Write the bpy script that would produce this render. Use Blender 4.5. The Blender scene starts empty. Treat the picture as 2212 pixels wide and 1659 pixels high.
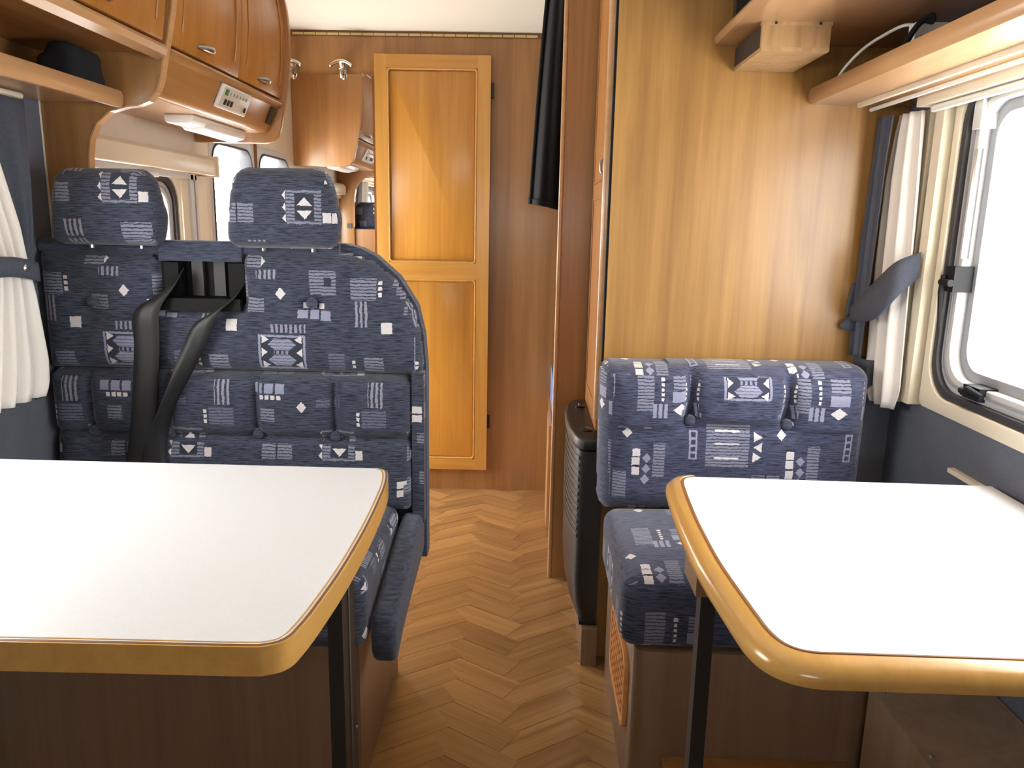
import bpy, bmesh, math, random
import numpy as np
from mathutils import Vector, Matrix
random.seed(7)
S = bpy.context.scene
COL = S.collection

# ------------------------------------------------------------------ camera, sky, exposure
cam_d = bpy.data.cameras.new('camera'); cam = bpy.data.objects.new('camera', cam_d); COL.objects.link(cam)
cam_d.sensor_width = 36.0; cam_d.lens = 36.0*1665/2212; cam_d.clip_start = 0.02
cam.matrix_world = Matrix(((0.99956, -0.0231, 0.01856, 0), (0.02292, 0.20538, -0.97841, 0), (0.01879, 0.97841, 0.20582, 1.23), (0, 0, 0, 1)))
S.camera = cam
W = bpy.data.worlds.new('overcast_sky'); S.world = W; W.use_nodes = True
bg = W.node_tree.nodes['Background']; bg.inputs[0].default_value = (1.0, 0.985, 0.96, 1); bg.inputs[1].default_value = 7.0
S.view_settings.view_transform = 'Standard'; S.view_settings.look = 'None'
S.view_settings.exposure = 1.22; S.view_settings.gamma = 1.0
try: S.view_settings.use_curve_mapping = False
except Exception: pass
S.cycles.use_denoising = True
S.cycles.max_bounces = 7; S.cycles.diffuse_bounces = 5; S.cycles.glossy_bounces = 4; S.cycles.transparent_max_bounces = 8
S.cycles.use_adaptive_sampling = True; S.cycles.adaptive_threshold = 0.12; S.cycles.adaptive_min_samples = 16
S.cycles.sample_clamp_indirect = 8.0

XL, XR = -1.20, 0.94          # inner faces of the side walls
YF, YB = -1.60, 3.44          # cab end and rear partition
ZC = 2.0

def portal(loc, rot, sx, sy):
    d = bpy.data.lights.new('window_portal', 'AREA'); d.shape = 'RECTANGLE'; d.size = sx; d.size_y = sy
    d.cycles.is_portal = True
    o = bpy.data.objects.new('window_portal', d); COL.objects.link(o); o.location = loc; o.rotation_euler = rot
H90 = math.pi/2
# (y0, y1, z0, z1) openings
WIN_R = (0.70, 1.78, 0.855, 1.545)
WIN_L = (0.72, 1.62, 0.88, 1.47)
WIN_K = (1.99, 2.66, 0.95, 1.36)
WIN_B = (2.96, 3.41, 0.05, 1.52)      # open entrance doorway
WIND = (-0.60, 0.40, 1.15, 1.40)   # unseen windscreen, opening sized to tune the front fill (x0,x1,z0,z1)
portal((XR+.10, (WIN_R[0]+WIN_R[1])/2, (WIN_R[2]+WIN_R[3])/2), (0, H90, 0), WIN_R[3]-WIN_R[2], WIN_R[1]-WIN_R[0])
for w in (WIN_L, WIN_K, WIN_B):
    portal((XL-.10, (w[0]+w[1])/2, (w[2]+w[3])/2), (0, -H90, 0), w[3]-w[2], w[1]-w[0])
portal(((WIND[0]+WIND[1])/2, YF-.10, (WIND[2]+WIND[3])/2), (H90, 0, 0), WIND[1]-WIND[0], WIND[3]-WIND[2])

# ------------------------------------------------------------------ materials
MATS = {}
class NT:
    def __init__(s, name):
        s.m = bpy.data.materials.new(name); s.m.use_nodes = True; s.t = s.m.node_tree; s.n = s.t.nodes
        s.b = s.n['Principled BSDF']; s.out = s.n['Material Output']
    def node(s, typ, **kw):
        n = s.n.new(typ)
        for k, v in kw.items(): setattr(n, k, v)
        return n
    def link(s, a, b): s.t.links.new(a, b)
    def val(s, sock, v):
        if hasattr(v, 'is_linked') or isinstance(v, bpy.types.NodeSocket): s.link(v, sock)
        else: sock.default_value = v
    def math(s, op, a, b=None, c=None):
        n = s.node('ShaderNodeMath', operation=op); s.val(n.inputs[0], a)
        if b is not None: s.val(n.inputs[1], b)
        if c is not None: s.val(n.inputs[2], c)
        return n.outputs[0]
    def vm(s, op, a, b=None, c=None):
        n = s.node('ShaderNodeVectorMath', operation=op); s.val(n.inputs[0], a)
        if b is not None: s.val(n.inputs[1], b)
        if c is not None: s.val(n.inputs[2], c)
        return n.outputs['Value'] if op in ('DOT_PRODUCT', 'LENGTH') else n.outputs[0]
    def mix(s, f, a, b):
        n = s.node('ShaderNodeMix', data_type='RGBA'); s.val(n.inputs[0], f); s.val(n.inputs[6], a); s.val(n.inputs[7], b); return n.outputs[2]
    def noise(s, vec, scale, detail=3, rough=.5, dist=0):
        n = s.node('ShaderNodeTexNoise'); s.link(vec, n.inputs['Vector']); n.inputs['Scale'].default_value = scale
        n.inputs['Detail'].default_value = detail; n.inputs['Roughness'].default_value = rough; n.inputs['Distortion'].default_value = dist
        return n.outputs[0]
    def ramp(s, f, lo, hi):
        n = s.node('ShaderNodeMapRange'); s.link(f, n.inputs[0]); n.inputs[1].default_value = lo; n.inputs[2].default_value = hi; n.clamp = True; return n.outputs[0]
    def bump(s, h, strength, dist=.002):
        n = s.node('ShaderNodeBump'); s.link(h, n.inputs['Height']); n.inputs['Strength'].default_value = strength; n.inputs['Distance'].default_value = dist
        s.link(n.outputs[0], s.b.inputs['Normal'])
c4 = lambda c: (c[0], c[1], c[2], 1)

def plain(name, col, rough=.5, metal=0, spec=.5, coat=0, noise=0.0, nscale=60, trans=0, bump=0):
    k = NT(name); k.b.inputs['Base Color'].default_value = c4(col); k.b.inputs['Roughness'].default_value = rough
    k.b.inputs['Metallic'].default_value = metal; k.b.inputs['Specular IOR Level'].default_value = spec; k.b.inputs['Coat Weight'].default_value = coat
    if noise or bump:
        tc = k.node('ShaderNodeTexCoord').outputs['Object']; f = k.noise(tc, nscale, 3)
        if noise:
            k.link(k.mix(f, c4([v*(1-noise) for v in col]), c4([min(1, v*(1+noise)) for v in col])), k.b.inputs['Base Color'])
        if bump: k.bump(f, bump)
    MATS[name] = k.m; return k.m

def wood(name, dark, light, axis='z', rough=.35, coat=.25, fine=1.0, rnd=0.0):
    k = NT(name); tc = k.node('ShaderNodeTexCoord').outputs['Object']; oi = k.node('ShaderNodeObjectInfo')
    off = k.vm('SCALE', (7.3, 3.1, 5.7)); off.node.inputs['Scale'].default_value = 1.0
    k.link(oi.outputs['Random'], off.node.inputs['Scale'])
    v = k.vm('ADD', tc, off)
    s = {'x': (.9, 14, 14), 'y': (14, .9, 14), 'z': (14, 14, .9)}[axis]
    v1 = k.vm('MULTIPLY', v, s); f1 = k.noise(v1, 1.0, 4, .6, .9)
    s2 = tuple(q*5.5 if q > 1 else q*2.2 for q in s); v2 = k.vm('MULTIPLY', v, s2); f2 = k.noise(v2, 1.0*fine, 3, .6, .3)
    f = k.math('ADD', k.math('MULTIPLY', f1, .7), k.math('MULTIPLY', f2, .3)); f = k.ramp(f, .36, .64)
    col = k.mix(f, c4(dark), c4(light))
    if rnd:
        w = k.math('MULTIPLY_ADD', oi.outputs['Random'], 2*rnd, 1-rnd)
        vs = k.node('ShaderNodeVectorMath', operation='SCALE'); k.link(col, vs.inputs[0]); k.link(w, vs.inputs['Scale']); col = vs.outputs[0]
    k.link(col, k.b.inputs['Base Color']); k.b.inputs['Roughness'].default_value = rough; k.b.inputs['Coat Weight'].default_value = coat; k.b.inputs['Coat Roughness'].default_value = .2
    k.bump(f2, .08, .001)
    MATS[name] = k.m; return k.m

wood('cherry', (.32, .145, .044), (.44, .21, .068))
wood('cherry_y', (.32, .145, .044), (.44, .21, .068), axis='y')
wood('cherry_door', (.36, .142, .026), (.46, .20, .044), rough=.38, coat=.15)
wood('wallwood', (.29, .138, .042), (.40, .20, .066))
wood('doorwood', (.46, .200, .026), (.60, .29, .046), rough=.32, coat=.35)
wood('doorwood_x', (.48, .215, .036), (.60, .30, .06), axis='x', rough=.32, coat=.35)
wood('doorrail', (.50, .235, .042), (.62, .32, .068), rough=.3, coat=.4)
wood('wardwood', (.27, .128, .028), (.43, .225, .058), rough=.4)
wood('basewood', (.20, .120, .068), (.27, .165, .095), rough=.45)
wood('edgewood', (.56, .30, .075), (.66, .38, .11), axis='y', rough=.22, coat=.6)
wood('edgewood_x', (.60, .34, .11), (.70, .42, .15), axis='x', rough=.22, coat=.6)
wood('shelfwood', (.50, .28, .13), (.60, .35, .17), axis='y', rough=.3, coat=.4)
wood('boxwood', (.36, .21, .09), (.58, .37, .18), axis='z', rough=.4, fine=.6)
wood('plankwood', (.245, .122, .042), (.45, .26, .10), axis='x', rough=.28, coat=.35, rnd=.14)
wood('floorwood', (.30, .15, .07), (.42, .23, .11), axis='x')
wood('archwood', (.30, .20, .12), (.40, .27, .165), rough=.45)
wood('ventwood', (.58, .22, .06), (.76, .34, .11), axis='y', rough=.4)
plain('groove', (.20, .09, .035), .5)
plain('ceiling', (.88, .84, .72), .7)
plain('beige', (.74, .66, .54), .6, noise=.04, nscale=30)
plain('cream', (.80, .72, .56), .35)
plain('white_plastic', (.82, .81, .78), .35)
plain('lamp_white', (.85, .86, .85), .25, coat=.3)
plain('laminate', (.75, .76, .78), .42, noise=.07, nscale=420)
plain('black_metal', (.012, .012, .013), .42, spec=.5)
plain('black_plastic', (.012, .0115, .011), .42)
plain('latch_black', (.012, .012, .013), .6, spec=.2)
plain('belt_black', (.006, .006, .006), .6, spec=.2)
plain('black_gloss', (.010, .010, .012), .15)
plain('dark_hole', (.006, .006, .007), .8)
plain('belt', (.018, .018, .019), .5, noise=.3, nscale=300)
plain('slat_grey', (.06, .057, .052), .5)
plain('black_cloth', (.010, .011, .014), .95, noise=.4, nscale=120)
plain('navy_cloth', (.075, .085, .115), .9, noise=.25, nscale=160, bump=.3)
plain('sheer', (.88, .84, .79), .8, noise=.03, nscale=200)
plain('chrome', (.75, .73, .68), .22, metal=1)
plain('nickel', (.42, .40, .37), .32, metal=1)
plain('seal', (.03, .03, .035), .5)
plain('grey_frame', (.30, .31, .33), .4)
plain('light_frame', (.58, .58, .58), .4)
plain('trim_dash', (.66, .52, .22), .4)
plain('panel_face', (.60, .56, .48), .4)
plain('green', (.03, .20, .05), .5)
plain('blue_led', (.10, .25, .60), .4)
plain('mattress', (.14, .20, .42), .9)
plain('lining', (.16, .165, .18), .95, noise=.15, nscale=150, bump=.3)
plain('painted_shade', (.05, .035, .025), .8)  # near-black colour for the shade inside the wooden box
k = NT('mirror_glass'); k.b.inputs['Base Color'].default_value = (.92, .92, .90, 1); k.b.inputs['Metallic'].default_value = 1; k.b.inputs['Roughness'].default_value = .005; MATS['mirror_glass'] = k.m
# acrylic panes: mostly clear, a little mirror-like
k = NT('pane'); k.n.remove(k.b); tr = k.node('ShaderNodeBsdfTransparent'); tr.inputs[0].default_value = (.95, .96, .96, 1)
gl = k.node('ShaderNodeBsdfGlossy'); gl.inputs['Roughness'].default_value = .02; fr = k.node('ShaderNodeValue'); fr.outputs[0].default_value = .05
mx = k.node('ShaderNodeMixShader'); k.link(fr.outputs[0], mx.inputs[0]); k.link(tr.outputs[0], mx.inputs[1]); k.link(gl.outputs[0], mx.inputs[2]); k.link(mx.outputs[0], k.out.inputs[0]); MATS['pane'] = k.m

# carpet lining of the side walls
k = NT('carpet'); tc = k.node('ShaderNodeTexCoord').outputs['Object']; f = k.noise(tc, 260, 4, .7); g = k.noise(tc, 9, 2)
k.link(k.mix(k.math('ADD', k.math('MULTIPLY', f, .6), k.math('MULTIPLY', g, .4)), (.085, .095, .125, 1), (.19, .205, .24, 1)), k.b.inputs['Base Color']); k.b.inputs['Roughness'].default_value = .95; k.b.inputs['Specular IOR Level'].default_value = .1; k.bump(f, .5); MATS['carpet'] = k.m

# ---- woven upholstery with scattered motifs (UV in metres, tile repeats)
PX = .001123
def fabric(name, prims, x0, y0, sy, P, Q, base=(.046, .054, .082)):
    k = NT(name); uv = k.node('ShaderNodeUVMap', uv_map='UVMap').outputs[0]
    dn = k.node('ShaderNodeTexNoise'); k.link(uv, dn.inputs['Vector']); dn.inputs['Scale'].default_value = 170; dn.inputs['Detail'].default_value = 1
    d = k.vm('MULTIPLY', k.vm('SUBTRACT', dn.outputs['Color'], (.5, .5, .5)), (.0045, .0045, 0))
    w = k.node('ShaderNodeVectorMath', operation='WRAP'); k.link(k.vm('ADD', uv, d), w.inputs[0]); w.inputs[1].default_value = (P, Q, 1); w.inputs[2].default_value = (0, 0, -1); t = w.outputs[0]
    groups = {}
    def acc(key, val):
        groups[key] = val if key not in groups else k.math('MINIMUM', groups[key], val)
    def rect_d(cx, cy, hw, hh):
        a = k.vm('SUBTRACT', k.vm('ABSOLUTE', k.vm('SUBTRACT', t, (cx, cy, 0))), (hw, hh, 0))
        sp = k.node('ShaderNodeSeparateXYZ'); k.link(a, sp.inputs[0]); return k.math('MAXIMUM', sp.outputs[0], sp.outputs[1])
    def dia_d(cx, cy, hw, hh):
        a = k.vm('ABSOLUTE', k.vm('SUBTRACT', t, (cx, cy, 0))); return k.math('SUBTRACT', k.vm('DOT_PRODUCT', a, (hh, hw, 0)), hw*hh)
    def hex_d(cx, cy, hw, hh):
        return k.math('MAXIMUM', dia_d(cx, cy, hw, hh*2.2), rect_d(cx, cy, hw, hh))
    def tri_d(cx, cy, hw, hh, dr):
        a = k.vm('SUBTRACT', t, (cx, cy, 0)); sp = k.node('ShaderNodeSeparateXYZ'); k.link(a, sp.inputs[0]); X, Y = sp.outputs[0], sp.outputs[1]
        if dr in 'lr': X, Y, hw, hh = Y, X, hh, hw
        if dr in 'dl': Y = k.math('MULTIPLY', Y, -1)
        e1 = k.math('SUBTRACT', k.math('MULTIPLY', Y, -1), hh)
        e2 = k.math('ADD', k.math('MULTIPLY', k.math('ABSOLUTE', X), 2*hh/hw), k.math('SUBTRACT', Y, hh)); return k.math('MAXIMUM', e1, e2)
    def put(kind, key, l, r, top, bot, extra=None):
        cx = ((l+r)/2-x0)*PX % P; cy = (y0-(top+bot)/2)*sy % Q; hw = (r-l)/2*PX; hh = (bot-top)/2*sy
        xs = [cx] + ([cx+P] if cx-hw < 0 else []) + ([cx-P] if cx+hw > P else [])
        for x in xs:
            acc(key, {'r': rect_d, 'd': dia_d, 'x': hex_d}[kind](x, cy, hw, hh) if kind in 'rdx' else tri_d(x, cy, hw, hh, extra))
    for p in prims: put(*p)
    sep = k.node('ShaderNodeSeparateXYZ'); k.link(t, sep.inputs[0]); U, V = sep.outputs[0], sep.outputs[1]
    wob = k.math('MULTIPLY', k.math('SUBTRACT', k.noise(uv, 40, 1), .5), .005)
    fr = lambda a, per: k.math('FRACT', k.math('DIVIDE', a, per))
    hst = k.math('GREATER_THAN', fr(k.math('ADD', V, wob), .0078), .34)
    vst = k.math('GREATER_THAN', fr(k.math('ADD', U, wob), .0115), .48)
    mask = lambda key: k.math('LESS_THAN', groups[key], 0.0) if key in groups else None
    # woven ground: fine horizontal streaks
    st = k.noise(k.vm('MULTIPLY', uv, (26, 400, 1)), 1, 2, .55); st2 = k.noise(k.vm('MULTIPLY', uv, (60, 700, 1)), 1, 2); fine = k.math('ADD', k.math('MULTIPLY', st, .65), k.math('MULTIPLY', st2, .35))
    col = k.mix(k.ramp(fine, .39, .57), c4([b*.40 for b in base]), c4([b*1.55 for b in base]))
    if 'M' in groups: col = k.mix(k.math('MULTIPLY', k.math('MULTIPLY', mask('M'), hst), .7), col, (.17, .185, .26, 1))
    if 'H' in groups: col = k.mix(k.math('MULTIPLY', mask('H'), hst), col, (.225, .235, .31, 1))
    if 'V' in groups: col = k.mix(k.math('MULTIPLY', mask('V'), vst), col, (.28, .285, .35, 1))
    if 'L' in groups: col = k.mix(mask('L'), col, (.29, .30, .42, 1))
    if 'D' in groups: col = k.mix(mask('D'), col, c4([b*.8 for b in base]))
    if 'L2' in groups: col = k.mix(k.math('MULTIPLY', mask('L2'), k.math('MAXIMUM', hst, .45)), col, (.29, .30, .42, 1))
    if 'T' in groups: col = k.mix(k.math('MULTIPLY', mask('T'), vst), col, (.25, .265, .36, 1))
    if 'W' in groups: col = k.mix(mask('W'), col, (.68, .64, .66, 1))
    k.link(col, k.b.inputs['Base Color']); k.b.inputs['Roughness'].default_value = .92; k.b.inputs['Specular IOR Level'].default_value = .15
    k.b.inputs['Sheen Weight'].default_value = .25; k.b.inputs['Sheen Roughness'].default_value = .5
    k.bump(fine, .45, .0025); MATS[name] = k.m; return k.m

def hexmotif(l, r, t, b):
    w, h = r-l, b-t; cx = (l+r)/2
    out = [('r', 'L', l, r, t, b), ('r', 'D', l+5, r-5, t+5, b-5)]
    for yc in (t+h*.27, t+h*.73): out.append(('x', 'L2', cx-w*.30, cx+w*.30, yc-h*.165, yc+h*.165))
    out.append(('r', 'T', cx-w*.18, cx+w*.18, t+h*.45, t+h*.55))
    for yy in (t+h*.13, b-h*.13): 
        out.append(('t', 'W', l+8, l+24, yy-9, yy+9, 'r')); out.append(('t', 'W', r-24, r-8, yy-9, yy+9, 'l'))
    out.append(('t', 'W', l+7, l+20, t+h/2-10, t+h/2+10, 'r')); out.append(('t', 'W', r-20, r-7, t+h/2-10, t+h/2+10, 'l'))
    return out
LEFT = [('r','H',525,565,548,572), ('t','W',566,575,549,571,'r'), ('r','V',555,602,577,597), ('d','W',595,617,615,642), ('r','H',530,570,638,670),
 ('r','W',482,506,688,713), ('r','V',580,657,696,715), ('r','H',782,825,764,802), ('r','H',668,726,577,631), ('r','D',700,716,592,612),
 ('r','H',757,812,592,640), ('r','W',816,824,598,606), ('r','W',816,824,610,618), ('r','W',816,824,622,632), ('r','V',762,796,642,699),
 ('r','W',652,664,648,660), ('r','W',668,680,648,660), ('r','W',686,698,649,661), ('r','L',641,662,664,682), ('r','L',667,686,664,684), ('r','L',690,712,665,687),
 ('r','M',705,740,760,798), ('r','W',756,763,775,782), ('r','W',756,763,786,793),
 ('r','V',790,823,820,880), ('r','L',536,556,831,853), ('r','L',561,581,831,853), ('r','L',586,606,831,853), ('r','W',549,558,857,867), ('r','W',562,571,857,867), ('r','W',575,584,857,867), ('r','W',588,598,857,867),
 ('d','W',632,654,869,896), ('r','M',675,726,862,882), ('r','H',549,582,888,918), ('r','M',776,830,887,926), ('r','W',764,771,892,900), ('r','W',764,771,904,912), ('r','W',764,771,916,924),
 ('r','H',550,618,964,1004), ('r','D',581,585,960,1008), ('r','H',686,758,935,1006), ('r','D',704,744,944,998), ('t','W',708,740,950,968,'u'), ('t','W',708,740,978,996,'d'), ('r','W',760,776,982,1003),
 ('t','W',678,685,938,956,'l'), ('t','W',678,685,962,980,'l'), ('t','W',678,685,985,1003,'l'), ('r','W',514,536,1050,1066), ('r','W',514,536,1070,1086), ('r','V',600,640,1040,1075), ('r','H',720,780,1045,1080)] + hexmotif(552, 656, 720, 798)
RIGHT = [('r','H',1380,1416,816,896), ('r','W',1431,1439,826,833), ('r','W',1432,1438,837,843), ('r','W',1432,1438,847,853), ('r','W',1432,1438,857,863), ('r','W',1432,1438,867,874),
 ('r','L',1415,1423,880,910), ('r','L',1427,1435,880,910), ('r','L',1439,1447,880,910), ('r','H',1458,1500,823,851), ('r','L',1457,1499,854,877), ('d','W',1460,1496,880,906),
 ('r','H',1537,1632,921,1016), ('r','W',1556,1610,936,940), ('r','W',1556,1610,963,967), ('r','W',1556,1610,994,998), ('t','W',1641,1660,938,960,'r'), ('t','W',1641,1660,960,982,'l'), ('t','W',1641,1660,982,1004,'r'),
 ('r','L',1500,1518,938,1000), ('r','D',1504,1514,943,953), ('r','D',1504,1514,958,968), ('r','D',1504,1514,973,983), ('r','D',1504,1514,987,996), ('d','W',1352,1374,933,956),
 ('r','W',1376,1393,979,996), ('r','W',1375,1393,999,1016), ('r','W',1376,1393,1020,1038), ('d','L',1398,1418,989,1011), ('d','L',1398,1418,1013,1035), ('d','L',1396,1416,1036,1059), ('r','H',1422,1448,966,1043), ('r','H',1642,1704,1032,1091), ('r','D',1671,1675,1030,1092),
 ('r','H',1470,1530,700,740), ('r','L',1550,1570,690,740), ('d','W',1400,1422,700,724), ('r','W',1610,1630,720,738), ('r','V',1380,1420,640,670), ('r','H',1560,1620,630,660)] + hexmotif(1567, 1671, 797, 869)
P_, Q_ = .381, .62
fabric('fabric_left', LEFT, 495, 1100, .0011, P_, Q_)
fabric('fabric_right', RIGHT, 1330, 1110, .00117, P_, Q_, base=(.054, .062, .108))
k = NT('fabric_plain'); uv = k.node('ShaderNodeTexCoord').outputs['Object']; st = k.noise(k.vm('MULTIPLY', uv, (34, 60, 420)), 1, 3, .6)
k.link(k.mix(k.ramp(st, .34, .66), (.03, .036, .058, 1), (.085, .1, .15, 1)), k.b.inputs['Base Color']); k.b.inputs['Roughness'].default_value = .92; k.b.inputs['Specular IOR Level'].default_value = .15; k.b.inputs['Sheen Weight'].default_value = .25; k.bump(st, .4); MATS['fabric_plain'] = k.m

# ------------------------------------------------------------------ mesh helpers (world coordinates; origin moved to the base of each piece)
WL = {}
def finish(name, me, mat, parent=None, smooth=None, solid=0):
    n = len(me.vertices); co = np.empty(n*3); me.vertices.foreach_get('co', co); co = co.reshape(-1, 3)
    c = (co.min(0)+co.max(0))/2; c[2] = co[:, 2].min()
    me.vertices.foreach_set('co', (co-c).ravel()); me.update()
    if mat: me.materials.append(MATS[mat])
    if smooth is True:
        for p in me.polygons: p.use_smooth = True
    elif smooth:
        for p in me.polygons: p.use_smooth = True
        me.set_sharp_from_angle(angle=math.radians(smooth))
    o = bpy.data.objects.new(name, me); COL.objects.link(o); WL[o.name] = Vector(c)
    if parent is not None: o.parent = parent; o.location = Vector(c)-WL[parent.name]
    else: o.location = c
    if solid:
        m = o.modifiers.new('thickness', 'SOLIDIFY'); m.thickness = solid; m.offset = 0
    return o
def tag(o, label, cat, group=None, kind=None):
    o['label'] = label; o['category'] = cat
    if group: o['group'] = group
    if kind: o['kind'] = kind
    return o
def thing(name, loc, label, cat, group=None, kind=None):
    o = bpy.data.objects.new(name, None); COL.objects.link(o); o.location = loc; o.empty_display_size = .05; WL[o.name] = Vector(loc)
    return tag(o, label, cat, group, kind)
def from_bm(name, bm, mat, parent=None, smooth=35, **kw):
    bmesh.ops.recalc_face_normals(bm, faces=bm.faces[:])
    me = bpy.data.meshes.new(name); bm.to_mesh(me); bm.free(); return finish(name, me, mat, parent, smooth, **kw)
def bevel_sharp(bm, r, seg=2, ang=40):
    if r <= 0: return
    es = [e for e in bm.edges if len(e.link_faces) == 2 and e.calc_face_angle(0) > math.radians(ang)]
    bmesh.ops.bevel(bm, geom=es, offset=r, segments=seg, affect='EDGES', profile=.5, clamp_overlap=True)
def add_box(bm, x0, x1, y0, y1, z0, z1):
    v = [bm.verts.new(p) for p in ((x0,y0,z0),(x1,y0,z0),(x1,y1,z0),(x0,y1,z0),(x0,y0,z1),(x1,y0,z1),(x1,y1,z1),(x0,y1,z1))]
    for f in ((0,3,2,1),(4,5,6,7),(0,1,5,4),(1,2,6,5),(2,3,7,6),(3,0,4,7)): bm.faces.new([v[i] for i in f])
def box(name, x0, x1, y0, y1, z0, z1, mat, parent=None, r=.002, seg=2):
    bm = bmesh.new(); add_box(bm, x0, x1, y0, y1, z0, z1); bevel_sharp(bm, r, seg); return from_bm(name, bm, mat, parent)
def boxes(name, lst, mat, parent=None, r=0):
    bm = bmesh.new()
    for b in lst: add_box(bm, *b)
    bevel_sharp(bm, r); return from_bm(name, bm, mat, parent)
def add_prism(bm, pts, plane, d0, d1):
    def P(a, b, d): return {'xz': (a, d, b), 'yz': (d, a, b), 'xy': (a, b, d)}[plane]
    A = [bm.verts.new(P(a, b, d0)) for a, b in pts]; B = [bm.verts.new(P(a, b, d1)) for a, b in pts]; n = len(pts)
    bm.faces.new(A); bm.faces.new(B[::-1])
    for i in range(n): bm.faces.new((A[i], B[i], B[(i+1) % n], A[(i+1) % n]))
def prism(name, pts, plane, d0, d1, mat, parent=None, r=.002, seg=2, ang=40):
    bm = bmesh.new(); add_prism(bm, pts, plane, d0, d1); bmesh.ops.recalc_face_normals(bm, faces=bm.faces[:]); bevel_sharp(bm, r, seg, ang); return from_bm(name, bm, mat, parent)
def rrect(x0, x1, y0, y1, r, n=6):
    if not isinstance(r, (tuple, list)): r = (r,)*4        # bl, br, tr, tl
    out = []
    for (cx, cy, a0, rr) in ((x0+r[0], y0+r[0], 180, r[0]), (x1-r[1], y0+r[1], 270, r[1]), (x1-r[2], y1-r[2], 0, r[2]), (x0+r[3], y1-r[3], 90, r[3])):
        for i in range(n+1):
            a = math.radians(a0+90*i/n); out.append((cx+rr*math.cos(a), cy+rr*math.sin(a)))
    return out
def ring(name, outer, inner, plane, d0, d1, mat, parent=None, r=0):
    bm = bmesh.new(); n = len(outer)
    def P(p, d): return {'xz': (p[0], d, p[1]), 'yz': (d, p[0], p[1]), 'xy': (p[0], p[1], d)}[plane]
    L = [[bm.verts.new(P(p, d)) for p in s] for s in (outer, inner) for d in (d0, d1)]
    o0, o1, i0, i1 = L
    for i in range(n):
        j = (i+1) % n
        for a, b in ((o0, o1), (o1, i1), (i1, i0), (i0, o0)): bm.faces.new((a[i], a[j], b[j], b[i]))
    bmesh.ops.recalc_face_normals(bm, faces=bm.faces[:]); bevel_sharp(bm, r, 2, 60)
    return from_bm(name, bm, mat, parent)
def tube(name, pts, r, mat, parent=None, n=8):
    pts = [Vector(p) for p in pts]; bm = bmesh.new(); rings = []
    for i, p in enumerate(pts):
        t = (pts[min(i+1, len(pts)-1)]-pts[max(i-1, 0)]).normalized(); u = t.orthogonal().normalized() if i == 0 else (u-t*u.dot(t)).normalized(); w = t.cross(u)
        rr = r[i] if isinstance(r, (list, tuple)) else r
        rings.append([bm.verts.new(p+u*rr*math.cos(2*math.pi*j/n)+w*rr*math.sin(2*math.pi*j/n)) for j in range(n)])
    for a, b in zip(rings, rings[1:]):
        for j in range(n): bm.faces.new((a[j], a[(j+1) % n], b[(j+1) % n], b[j]))
    bm.faces.new(rings[0][::-1]); bm.faces.new(rings[-1]); return from_bm(name, bm, mat, parent)
def spline(pts, n=8):
    pts = [Vector(p) for p in pts]; out = []
    for i in range(len(pts)-1):
        p0, p1, p2, p3 = pts[max(i-1, 0)], pts[i], pts[i+1], pts[min(i+2, len(pts)-1)]
        for j in range(n):
            t = j/n; out.append(.5*((2*p1)+(p2-p0)*t+(2*p0-5*p1+4*p2-p3)*t*t+(3*p1-p0-3*p2+p3)*t**3))
    out.append(pts[-1]); return out
def lathe(name, prof, center, axis, mat, parent=None, n=20):
    # prof: (radius, distance along axis)
    a = Vector(axis).normalized(); u = a.orthogonal().normalized(); w = a.cross(u); c = Vector(center); bm = bmesh.new(); rings = []
    for r, d in prof:
        rings.append([bm.verts.new(c+a*d+u*max(r, 1e-5)*math.cos(2*math.pi*j/n)+w*max(r, 1e-5)*math.sin(2*math.pi*j/n)) for j in range(n)])
    for p, q in zip(rings, rings[1:]):
        for j in range(n): bm.faces.new((p[j], p[(j+1) % n], q[(j+1) % n], q[j]))
    bm.faces.new(rings[0][::-1]); bm.faces.new(rings[-1]); return from_bm(name, bm, mat, parent)
def sheet(name, fn, nu, nv, mat, parent=None, solid=.002):
    V = [fn(i/nu, j/nv) for j in range(nv+1) for i in range(nu+1)]
    F = [(j*(nu+1)+i, j*(nu+1)+i+1, (j+1)*(nu+1)+i+1, (j+1)*(nu+1)+i) for j in range(nv) for i in range(nu)]
    me = bpy.data.meshes.new(name); me.from_pydata([tuple(v) for v in V], [], F); return finish(name, me, mat, parent, True, solid)
def ribbon(name, pts, mat, parent=None, th=.003, n=6):
    C = spline([p[0] for p in pts], n); Wd = spline([p[1] for p in pts], n)
    V = []; F = []
    for c, w in zip(C, Wd): V += [c-w, c-w/3, c+w/3, c+w]
    for i in range(len(C)-1):
        for j in range(3): F.append((4*i+j, 4*i+j+1, 4*i+5+j, 4*i+4+j))
    me = bpy.data.meshes.new(name); me.from_pydata([tuple(v) for v in V], [], F); return finish(name, me, mat, parent, True, th)
def sweep2d(name, path, prof, mat, parent=None, z=0, caps=True):
    # path in xy (open), profile (offset to the right of travel, height)
    n = len(path); bm = bmesh.new(); rings = []
    for i, p in enumerate(path):
        a = Vector(path[max(i-1, 0)]); b = Vector(path[min(i+1, n-1)]); t = (b-a).normalized(); nr = Vector((t.y, -t.x))
        rings.append([bm.verts.new((p[0]+nr.x*o, p[1]+nr.y*o, z+h)) for o, h in prof])
    m = len(prof)
    for a, b in zip(rings, rings[1:]):
        for j in range(m): bm.faces.new((a[j], a[(j+1) % m], b[(j+1) % m], b[j]))
    if caps: bm.faces.new(rings[0]); bm.faces.new(rings[-1][::-1])
    return from_bm(name, bm, mat, parent)
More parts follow.
